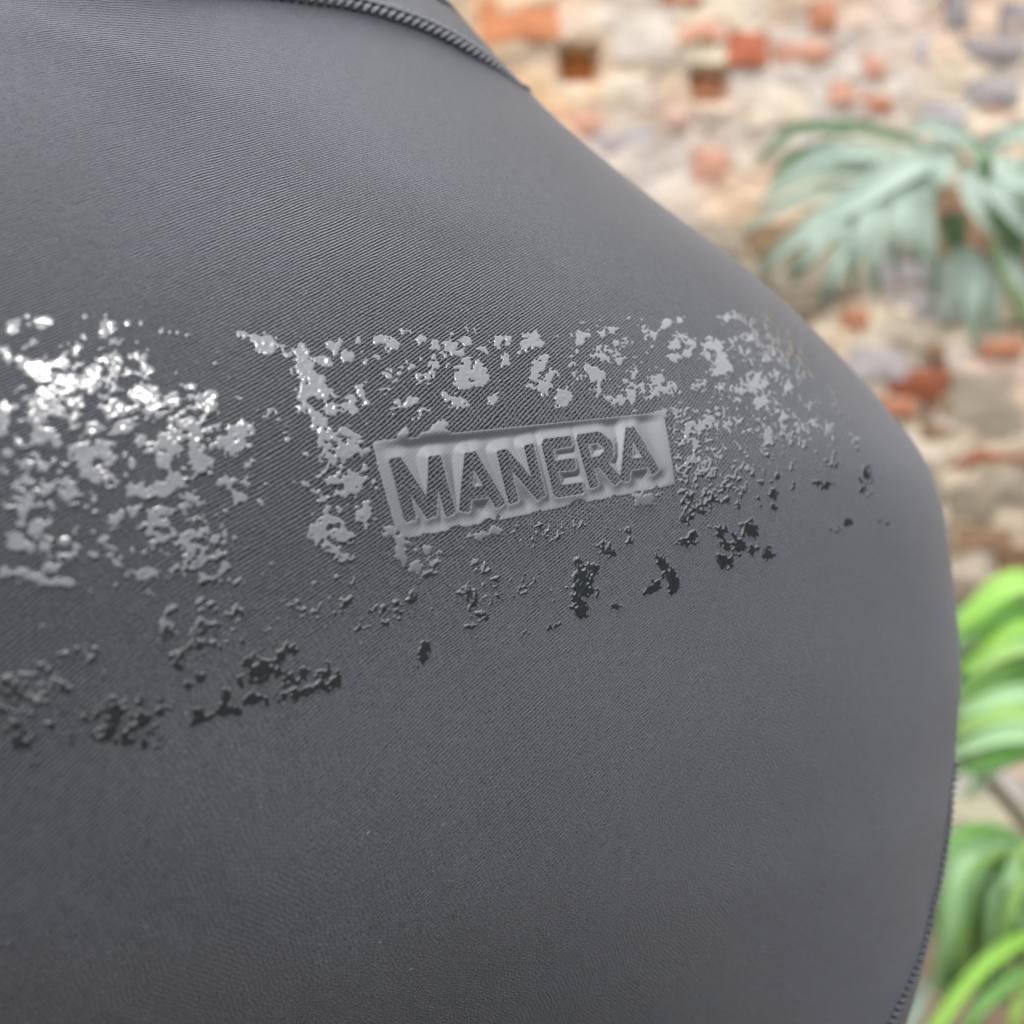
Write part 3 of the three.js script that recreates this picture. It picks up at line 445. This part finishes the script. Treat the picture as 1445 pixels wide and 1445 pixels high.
// ---------------------------------------------------------------- seams
const thread = new THREE.MeshPhysicalMaterial({ color: new THREE.Color().setRGB(0.022, 0.022, 0.026), roughness: 0.42, sheen: 0.3, sheenColor: new THREE.Color().setRGB(0.5, 0.5, 0.55) });
const tapeMat = new THREE.MeshStandardMaterial({ color: new THREE.Color().setRGB(0.018, 0.018, 0.021), roughness: 0.8 });
function along(path, step) { // even steps along a path on the cloth: [u, v, direction u, direction v]
  const out = []; let need = 0;
  for (let k = 1; k < path.length; k++) { const [a, b] = path[k - 1], [c, d] = path[k], l = Math.hypot(c - a, d - b); while (need < l) { out.push([lerp(a, c, need / l), lerp(b, d, need / l), (c - a) / l, (d - b) / l]); need += step; } need -= l; }
  return out;
}
const smooth = (path) => { const c = new THREE.CatmullRomCurve3(path.map(([u, v]) => new THREE.Vector3(u, v, 0)), false, 'centripetal'); return c.getSpacedPoints(200).map((p) => [p.x, p.y]); };
function band(path, wide, rise, shape = () => 1) { // a low rounded strip lying on the cloth
  const pos = [], idx = [], N = 8;
  path.forEach(([u, v], k) => {
    const half = wide * shape(u);
    const [a, b] = path[Math.max(0, k - 1)], [c, d] = path[Math.min(path.length - 1, k + 1)], l = Math.hypot(c - a, d - b) || 1, nx = -(d - b) / l, ny = (c - a) / l;
    for (let i = 0; i <= N; i++) { const t = i / N * 2 - 1, U = u + nx * half * t, V = v + ny * half * t; pos.push(...own(lift(cloth(U, V), clothNormal(U, V), -0.0002 + rise * shape(u) * Math.sqrt(Math.max(0, 1 - t * t))))); if (k && i) { const q = k * (N + 1) + i; idx.push(q - N - 2, q, q - N - 1, q - N - 2, q - 1, q); } }
  });
  return geo(pos, idx);
}
function strand(points, radius) { // points: [u, v, height]
  const c = new THREE.CatmullRomCurve3(points.map(([u, v, h]) => new THREE.Vector3(...own(lift(cloth(u, v), clothNormal(u, v), h)))));
  const g = new THREE.TubeGeometry(c, 9, radius, 6, false), p = g.attributes.position; // rounded ends
  const mid = (row) => c.getPointAt(row / 9);
  for (const row of [0, 9]) { const m = mid(row); for (let q = 0; q <= 6; q++) { const k = row * 7 + q, v = new THREE.Vector3().fromBufferAttribute(p, k).sub(m).multiplyScalar(0.35).add(m); p.setXYZ(k, v.x, v.y, v.z); } }
  g.computeVertexNormals(); return g;
}
{
  const R = rng(11), path = smooth(NECK), seam = part('neck_seam', band(path, 0.0024, 0.0007, slim), tapeMat, suit);
  for (const [u, v, du, dv] of along(path, 0.0018)) {
    const n = [-dv, du], k = slim(u), P = (s, w, h) => [u + (du * s + n[0] * w) * k, v + (dv * s + n[1] * w) * k, h * k], j = () => (R() - 0.5) * 0.0002;
    part('stitch', strand([P(-0.0011 + j(), 0.0027, 0.0002), P(-0.0004, 0.002, 0.0012), P(0.0005, 0.001, 0.0014), P(0.0012 + j(), -0.0001, 0.0005)], 0.00066 * k), thread, seam);
    part('stitch', strand([P(0.0008 + j(), 0.0001, 0.0005), P(0.0004, -0.0007, 0.0012), P(-0.0002, -0.0016, 0.0009), P(-0.0008 + j(), -0.0024, 0.0001)], 0.00054 * k), thread, seam);
  }
}
{
  const path = smooth(SIDE), seam = part('side_seam', band(path, 0.0011, 0.0005), new THREE.MeshStandardMaterial({ color: new THREE.Color().setRGB(0.022, 0.023, 0.032), roughness: 0.8 }), suit);
  const t2 = thread.clone(); t2.color.setRGB(0.03, 0.032, 0.042);
  for (const [u, v, du, dv] of along(path, 0.0024)) {
    const n = [-dv, du], P = (s, w, h) => [u + du * s + n[0] * w, v + dv * s + n[1] * w, h];
    part('stitch', strand([P(-0.0008, 0.0013, 0.0001), P(-0.0003, 0.0004, 0.0008), P(0.0003, -0.0004, 0.0008), P(0.0008, -0.0013, 0.0001)], 0.00028), t2, seam);
  }
}
{ // lint and short fibres caught on the cloth
  const R = rng(77), gs = [];
  for (let k = 0; k < 40; k++) {
    const [u, v] = onCloth(R() * 1150, 30 + R() * 1400); if (v > neckV(u) - 0.003 || u > sectionAt(v).uRim - 0.004) continue;
    const a = R() * 6.28, l = 0.0002 + R() * R() * 0.0006, b = a + (R() - 0.5) * 2, c = [u + Math.cos(a) * l, v + Math.sin(a) * l], d = [c[0] + Math.cos(b) * l * 0.7, c[1] + Math.sin(b) * l * 0.7];
    gs.push(strand([[u, v, 0.00012], [...c, 0.0003], [...d, 0.00015]], 0.00002 + R() * 0.00003));
  }
  const m = part('lint', mergeGeometries(gs), new THREE.MeshStandardMaterial({ color: new THREE.Color().setRGB(0.22, 0.22, 0.23), roughness: 0.9 }), suit); m.userData.kind = 'stuff';
}

// ---------------------------------------------------------------- plants in front of the wall
const leafBump = dataTexture(256, 256, (i, j) => 0.5 + 0.5 * Math.sin(i / 256 * Math.PI * 16) * 0.6 + 0.2 * (hash(i, j, 3) - 0.5));
const leafMat = (r, g, b, rough, through = 0.25) => new THREE.MeshPhysicalMaterial({ color: new THREE.Color().setRGB(r, g, b), roughness: rough, transmission: through, thickness: 0, bumpMap: leafBump, bumpScale: 0.001, side: THREE.DoubleSide });
// a blade: way = [x, y, depth] in pixels and metres, width in pixels, fold = how deep its middle lies, pleats
function blade(way, width, { fold = 0.25, pleats = 0, face = [0, 0.5, 1], round = 0.5, start = 0.35 } = {}) {
  const c = new THREE.CatmullRomCurve3(way.map(([x, y, z]) => at(x, y, z)), false, 'centripetal'), N = 18, K = pleats ? pleats * 2 : 6, pos = [], uv = [], idx = [], hint = new THREE.Vector3(...face).normalize();
  const wm = width / F * way[0][2];
  for (let k = 0; k <= N; k++) {
    const t = k / N, p = c.getPointAt(t), d = c.getTangentAt(t), s = d.clone().cross(hint).normalize(), n = s.clone().cross(d).normalize();
    const w = wm * 0.5 * Math.max(0.02, Math.pow(Math.sin(Math.PI * lerp(start * 0.5, 1, t)), round));
    for (let i = 0; i <= K; i++) {
      const q = i / K * 2 - 1, h = pleats ? (i % 2 ? 0.12 : 0) * w : 0, v = p.clone().addScaledVector(s, q * w).addScaledVector(n, fold * w * (Math.abs(q) - 0.4) + h + 0.04 * w * Math.sin(t * 9 + q * 3));
      pos.push(v.x, v.y, v.z); uv.push(q * 0.5 + 0.5, t * 3);
      if (k && i) { const m = k * (K + 1) + i; idx.push(m - K - 2, m - K - 1, m, m - K - 2, m, m - 1); }
    }
  }
  return geo(pos, idx, { uv });
}
const stalk = (way, r) => new THREE.TubeGeometry(new THREE.CatmullRomCurve3(way.map(([x, y, z]) => at(x, y, z))), 24, r, 7, false);
const pale = leafMat(0.25, 0.32, 0.245, 0.28), deep = leafMat(0.05, 0.12, 0.03, 0.4), dry = leafMat(0.42, 0.3, 0.13, 0.7), bright = leafMat(0.24, 0.48, 0.04, 0.45, 0.4), mid = leafMat(0.14, 0.33, 0.06, 0.36, 0.35), minty = leafMat(0.27, 0.45, 0.2, 0.3, 0.35), lime = leafMat(0.27, 0.46, 0.1, 0.36, 0.4);  // deep is dark green; some of its blades paint the shade between leaves
const stemMat = new THREE.MeshStandardMaterial({ color: new THREE.Color().setRGB(0.1, 0.15, 0.05), roughness: 0.6 });
{
  const p = thing('split_leaf_plant', 'philodendron with pale deeply cut hanging leaves in front of the brick wall', 'plant', at(1445, 460, 1.6).toArray());
  const o = p.position, leaf = (mat, list) => { for (const g of mat === deep ? list : [mergeGeometries(list)]) part('leaf', g.translate(-o.x, -o.y, -o.z), mat, p); };
  const z = 1.62;
  leaf(pale, [
    blade([[1345, 208, z], [1270, 240, z - 0.02], [1190, 290, z - 0.03], [1120, 325, z - 0.02]], 44, { face: [0, 0.6, 1] }),
    blade([[1300, 232, z], [1300, 300, z - 0.03], [1312, 360, z - 0.03], [1318, 402, z]], 35), blade([[1268, 246, z], [1236, 320, z - 0.04], [1232, 380, z - 0.04], [1243, 428, z]], 31),
    blade([[1236, 260, z], [1195, 340, z - 0.04], [1172, 400, z - 0.04], [1160, 448, z]], 28), blade([[1210, 275, z], [1140, 325, z - 0.04], [1095, 360, z - 0.03], [1068, 396, z]], 26),
    blade([[1180, 290, z], [1150, 350, z - 0.05], [1125, 372, z - 0.04], [1108, 392, z]], 21), blade([[1284, 240, z], [1265, 320, z - 0.05], [1262, 360, z - 0.04], [1270, 400, z]], 21),
    blade([[1286, 226, z], [1210, 212, z - 0.02], [1150, 220, z - 0.01], [1110, 246, z]], 29), blade([[1240, 244, z], [1160, 246, z - 0.02], [1110, 262, z - 0.01], [1066, 292, z]], 22),
    blade([[1292, 236, z], [1284, 310, z - 0.04], [1290, 352, z - 0.04], [1296, 388, z]], 23), blade([[1250, 252, z], [1214, 330, z - 0.05], [1202, 380, z - 0.04], [1204, 416, z]], 23), blade([[1222, 268, z], [1166, 330, z - 0.04], [1135, 372, z - 0.04], [1116, 404, z]], 23), blade([[1262, 234, z], [1180, 226, z - 0.02], [1120, 240, z - 0.01], [1082, 268, z]], 21), blade([[1218, 262, z], [1140, 274, z - 0.02], [1090, 300, z - 0.01], [1044, 330, z]], 19),
  ]);
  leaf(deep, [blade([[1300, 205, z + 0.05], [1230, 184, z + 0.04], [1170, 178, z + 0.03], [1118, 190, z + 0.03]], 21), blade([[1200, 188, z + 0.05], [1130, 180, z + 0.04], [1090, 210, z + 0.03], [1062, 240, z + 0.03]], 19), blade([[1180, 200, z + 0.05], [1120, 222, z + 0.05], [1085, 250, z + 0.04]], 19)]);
  leaf(dry, [blade([[1190, 262, z + 0.03], [1110, 285, z + 0.03], [1050, 315, z + 0.03], [1012, 345, z + 0.03]], 9)]);
  leaf(dry, [blade([[1160, 290, z + 0.06], [1090, 330, z + 0.05], [1040, 380, z + 0.05]], 7)]);
  leaf(pale, [
    blade([[1380, 222, z], [1420, 240, z - 0.03], [1470, 262, z - 0.03], [1530, 300, z]], 42), blade([[1375, 232, z], [1410, 272, z - 0.04], [1440, 310, z - 0.04], [1470, 345, z]], 35),
    blade([[1362, 235, z], [1372, 278, z - 0.05], [1392, 312, z - 0.05], [1406, 336, z]], 32), blade([[1385, 215, z], [1350, 190, z - 0.02], [1310, 180, z - 0.02], [1280, 186, z]], 29), blade([[1390, 212, z], [1420, 192, z - 0.02], [1460, 186, z - 0.02], [1500, 195, z]], 28), blade([[1352, 216, z], [1330, 240, z - 0.05], [1322, 270, z - 0.05], [1330, 300, z]], 24),
  ]);
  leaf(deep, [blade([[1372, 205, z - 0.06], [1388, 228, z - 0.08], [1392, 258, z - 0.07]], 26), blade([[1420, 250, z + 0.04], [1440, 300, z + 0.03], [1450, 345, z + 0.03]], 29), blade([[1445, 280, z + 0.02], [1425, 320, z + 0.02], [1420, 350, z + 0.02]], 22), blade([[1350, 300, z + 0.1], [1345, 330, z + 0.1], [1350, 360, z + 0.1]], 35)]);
  leaf(pale, [
    blade([[1378, 352, z + 0.04], [1352, 395, z + 0.02], [1340, 430, z + 0.02], [1338, 468, z + 0.03]], 26), blade([[1386, 360, z + 0.04], [1372, 410, z + 0.01], [1372, 450, z + 0.01], [1380, 500, z + 0.03]], 29), blade([[1395, 365, z + 0.04], [1402, 410, z + 0.02], [1400, 445, z + 0.02], [1404, 478, z + 0.03]], 24), blade([[1400, 355, z + 0.04], [1432, 385, z + 0.02], [1452, 410, z + 0.02], [1475, 450, z + 0.03]], 26), blade([[1366, 350, z + 0.05], [1330, 380, z + 0.04], [1318, 420, z + 0.04], [1310, 450, z + 0.05]], 19),
  ]);
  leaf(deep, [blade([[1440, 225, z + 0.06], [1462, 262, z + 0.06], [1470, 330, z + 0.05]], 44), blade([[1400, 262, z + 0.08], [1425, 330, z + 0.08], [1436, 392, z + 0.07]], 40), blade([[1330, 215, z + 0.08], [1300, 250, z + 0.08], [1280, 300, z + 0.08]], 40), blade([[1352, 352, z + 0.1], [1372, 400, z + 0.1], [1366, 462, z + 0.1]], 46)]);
  part('stem', stalk([[1388, 225, z + 0.02], [1392, 300, z + 0.05], [1412, 378, z + 0.0], [1455, 470, z], [1500, 600, z + 0.05]], 0.007).translate(-o.x, -o.y, -o.z), stemMat, p);
  part('stem', stalk([[1345, 208, z + 0.02], [1372, 260, z + 0.06], [1400, 340, z + 0.05], [1450, 450, z + 0.03]], 0.006).translate(-o.x, -o.y, -o.z), stemMat, p);
}
{
  const p = thing('broad_leaf_plant', 'bright green bush of broad pleated arching leaves right beside the suit', 'plant', at(1500, 1080, 1.45).toArray());
  const o = p.position, leaf = (mat, ...a) => part('leaf', blade(...a).translate(-o.x, -o.y, -o.z), mat, p), z = 1.42, Y = [0, 1, 0.7];
  leaf(bright, [[1570, 1000, z], [1500, 852, z], [1430, 822, z - 0.03], [1345, 890, z - 0.03]], 49, { pleats: 4, face: [0, 1, 0.6] });
  leaf(mid, [[1560, 1010, z + 0.1], [1470, 890, z + 0.09], [1390, 866, z + 0.07], [1310, 930, z + 0.07]], 58, { pleats: 4, face: [0, 1, 0.8] });
  leaf(bright, [[1580, 1000, z - 0.02], [1500, 893, z - 0.04], [1435, 888, z - 0.06], [1372, 930, z - 0.06]], 25, { pleats: 3, face: Y });
  leaf(lime, [[1590, 1010, z - 0.03], [1510, 922, z - 0.06], [1430, 915, z - 0.08], [1360, 958, z - 0.08]], 28, { pleats: 3, face: Y });
  leaf(mid, [[1560, 1030, z + 0.02], [1480, 945, z], [1420, 945, z - 0.02], [1335, 990, z - 0.02]], 41, { pleats: 4, face: [0, 1, 0.9] });
  leaf(minty, [[1570, 1040, z - 0.04], [1500, 985, z - 0.08], [1425, 980, z - 0.1], [1345, 1012, z - 0.1]], 30, { pleats: 4, face: [0, 1, 0.8] });
  leaf(lime, [[1570, 1055, z - 0.06], [1490, 1012, z - 0.12], [1420, 1006, z - 0.14], [1335, 1040, z - 0.13]], 30, { pleats: 4, face: [0, 1, 0.9] });
  leaf(minty, [[1575, 1075, z - 0.07], [1490, 1038, z - 0.14], [1420, 1036, z - 0.16], [1335, 1066, z - 0.15]], 33, { pleats: 4, face: [0, 1, 0.9] });
  leaf(mid, [[1560, 1085, z], [1490, 1066, z - 0.03], [1430, 1062, z - 0.04], [1345, 1095, z - 0.03]], 30, { pleats: 3, face: [0, 1, 0.9] });
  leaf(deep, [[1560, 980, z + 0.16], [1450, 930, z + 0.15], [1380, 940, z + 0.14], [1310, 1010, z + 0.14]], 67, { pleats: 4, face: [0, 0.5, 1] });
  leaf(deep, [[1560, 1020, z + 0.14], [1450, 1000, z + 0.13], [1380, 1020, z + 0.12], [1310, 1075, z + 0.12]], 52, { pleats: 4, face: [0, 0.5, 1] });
  { const R = rng(21); for (let k = 0; k < 16; k++) { const y = 830 + k * 16 + R() * 14, d = z + 0.1 * R() - 0.02, m = [mid, lime, bright, deep, minty, deep][Math.floor(R() * 6)]; leaf(m, [[1560 + R() * 30, y + 60 + R() * 50, d], [1490, y + 10 - R() * 30, d - 0.03], [1425 - R() * 20, y - 5 + R() * 12, d - 0.05], [1330 + R() * 40, y + 40 + R() * 40, d - 0.04]], 14 + R() * 16, { pleats: 2, face: [0, 1, 0.8] }); } }
  part('stem', stalk([[1500, 1250, z + 0.2], [1530, 1120, z + 0.1], [1565, 1010, z]], 0.008).translate(-o.x, -o.y, -o.z), stemMat, p);
}
{
  const p = thing('strap_leaf_plant', 'low plant with hanging pale green strap leaves at the lower right corner', 'plant', at(1480, 1260, 1.3).toArray());
  const o = p.position, leaf = (mat, ...a) => part('leaf', blade(...a).translate(-o.x, -o.y, -o.z), mat, p), z = 1.28, S = { round: 0.35, face: [0.2, 0.4, 1] }, D = { round: 0.4, face: [0, 0.8, 1], start: 0 };
  leaf(minty, [[1500, 1270, z + 0.05], [1420, 1195, z + 0.02], [1352, 1215, z - 0.02], [1338, 1310, z - 0.03], [1318, 1400, z]], 34, S);
  leaf(lime, [[1500, 1270, z + 0.07], [1430, 1205, z + 0.05], [1378, 1235, z + 0.02], [1362, 1310, z + 0.01], [1345, 1380, z + 0.02]], 22, S);
  leaf(minty, [[1510, 1270, z + 0.05], [1440, 1215, z + 0.04], [1400, 1260, z], [1396, 1330, z], [1390, 1392, z + 0.03]], 19, S);
  leaf(mid, [[1500, 1280, z + 0.06], [1440, 1230, z + 0.05], [1425, 1290, z + 0.04], [1418, 1360, z + 0.05]], 18, { round: 0.35 });
  leaf(minty, [[1520, 1260, z + 0.02], [1445, 1200, z], [1425, 1250, z - 0.02], [1455, 1330, z - 0.02]], 19, { round: 0.35 });
  leaf(lime, [[1530, 1250, z], [1460, 1190, z], [1432, 1215, z - 0.01], [1440, 1290, z - 0.01]], 15, { round: 0.35 });
  leaf(mid, [[1500, 1260, z + 0.1], [1410, 1176, z + 0.1], [1345, 1186, z + 0.08], [1310, 1250, z + 0.08]], 25, { round: 0.4, face: [0, 1, 0.6] });
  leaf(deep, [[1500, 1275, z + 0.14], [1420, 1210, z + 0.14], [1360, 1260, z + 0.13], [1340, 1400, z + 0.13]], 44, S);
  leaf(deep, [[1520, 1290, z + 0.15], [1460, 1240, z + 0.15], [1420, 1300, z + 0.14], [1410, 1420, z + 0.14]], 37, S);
  leaf(bright, [[1290, 1490, z - 0.1], [1345, 1412, z - 0.08], [1400, 1350, z - 0.06], [1500, 1300, z]], 22, D);
  leaf(mid, [[1345, 1490, z - 0.08], [1380, 1425, z - 0.08], [1425, 1385, z - 0.05], [1500, 1345, z]], 19, D);
  leaf(lime, [[1310, 1490, z - 0.04], [1345, 1420, z - 0.03], [1375, 1370, z], [1420, 1330, z + 0.03]], 15, D);
  leaf(pale, [[1262, 1490, z - 0.02], [1288, 1435, z], [1306, 1395, z + 0.03], [1330, 1370, z + 0.06]], 18, D);
  leaf(bright, [[1420, 1490, z - 0.05], [1435, 1425, z - 0.05], [1450, 1395, z], [1500, 1345, z + 0.03]], 16, D);
  { const R = rng(22); for (let k = 0; k < 14; k++) { const x = 1325 + k * 9 + R() * 10, d = z + 0.08 * R(), m = [mid, lime, minty, deep][Math.floor(R() * 4)]; leaf(m, [[1500 + R() * 40, 1240 + R() * 60, d + 0.03], [x + 60, 1190 + R() * 40, d], [x, 1240 + R() * 40, d - 0.03], [x - 14 + R() * 20, 1370 + R() * 80, d]], 10 + R() * 12, { round: 0.35, face: [0.2, 0.4, 1] }); } }
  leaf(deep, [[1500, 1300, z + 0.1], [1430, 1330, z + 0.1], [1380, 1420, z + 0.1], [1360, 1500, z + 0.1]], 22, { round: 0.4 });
}
{
  const twig = new THREE.Mesh(stalk([[1360, 1070, 1.62], [1400, 1108, 1.58], [1450, 1165, 1.52], [1540, 1250, 1.42]], 0.009), new THREE.MeshStandardMaterial({ color: new THREE.Color().setRGB(0.08, 0.055, 0.03), roughness: 0.9 }));
  twig.name = 'twig'; twig.userData = { label: 'dark bare twig lying slanted between the two green plants', category: 'twig' }; scene.add(shadowed(twig));
  const R = rng(3), sg = () => { const g = new THREE.IcosahedronGeometry(1, 2), q = g.attributes.position, s = R() * 50; for (let k = 0; k < q.count; k++) { const x = q.getX(k), y = q.getY(k), z = q.getZ(k), n = 1 + 0.18 * vnoise(x * 2 + s, y * 2 + z, 4); q.setXYZ(k, x * n, Math.max(-0.5, Math.min(0.55, y * n)), z * n); } g.computeVertexNormals(); return g; };
  const floorAt = (px, py) => { const r = ray(px, py), k = -EYE.y / r.y; return [r.x * k, 0, r.z * k]; };
  const tint = [[0.3, 0.22, 0.165], [0.24, 0.22, 0.19], [0.26, 0.24, 0.16]];
  [[1440, 1085, 0.13, 'pinkish flat paving stone on the ground, uppermost behind the twig'], [1365, 1125, 0.12, 'grey flat paving stone on the ground below the twig, beside the suit'], [1385, 1160, 0.1, 'yellowish small flat stone on the ground under the twig']].forEach(([x, y, r, label], k) => {
    const m = shadowed(new THREE.Mesh(sg(), new THREE.MeshStandardMaterial({ color: new THREE.Color().setRGB(...tint[k]), roughness: 0.9 }))); m.name = numbered('paving_stone'); m.position.set(...floorAt(x, y)); m.scale.set(r, 0.07, r * 0.8); m.userData = { label, category: 'stone', group: 'stones on the ground' }; scene.add(m);
  });
}
{ // unseen dark greenery, added for the print to mirror and to block low sky
  const g = new THREE.BoxGeometry(0.8, 2.2, 7, 6, 26, 70), q = g.attributes.position; g.translate(3.6, 1.1, 1.4);
  for (let k = 0; k < q.count; k++) { const x = q.getX(k), y = q.getY(k), z = q.getZ(k); q.setXYZ(k, x + 0.18 * vnoise(y * 4, z * 4, 1) + 0.1 * vnoise(y * 11, z * 11, 2), y + (y > 1.5 ? 0.45 * vnoise(z * 2, x * 2, 3) : 0), z); }
  g.computeVertexNormals();
  const h = thing('added_hedge', 'unseen dark greenery added right of and behind the camera to block low sky light', 'added_hedge');
  const g2 = g.clone().rotateY(-Math.PI / 2).translate(0.4, 0, 0.2).scale(1, 1.15, 1);
  part('foliage', g2, new THREE.MeshStandardMaterial({ color: new THREE.Color().setRGB(0.055, 0.08, 0.045), roughness: 0.8 }), h);
  part('foliage', g, new THREE.MeshStandardMaterial({ color: new THREE.Color().setRGB(0.055, 0.08, 0.045), roughness: 0.8 }), h);
}
renderer.render(scene, camera);
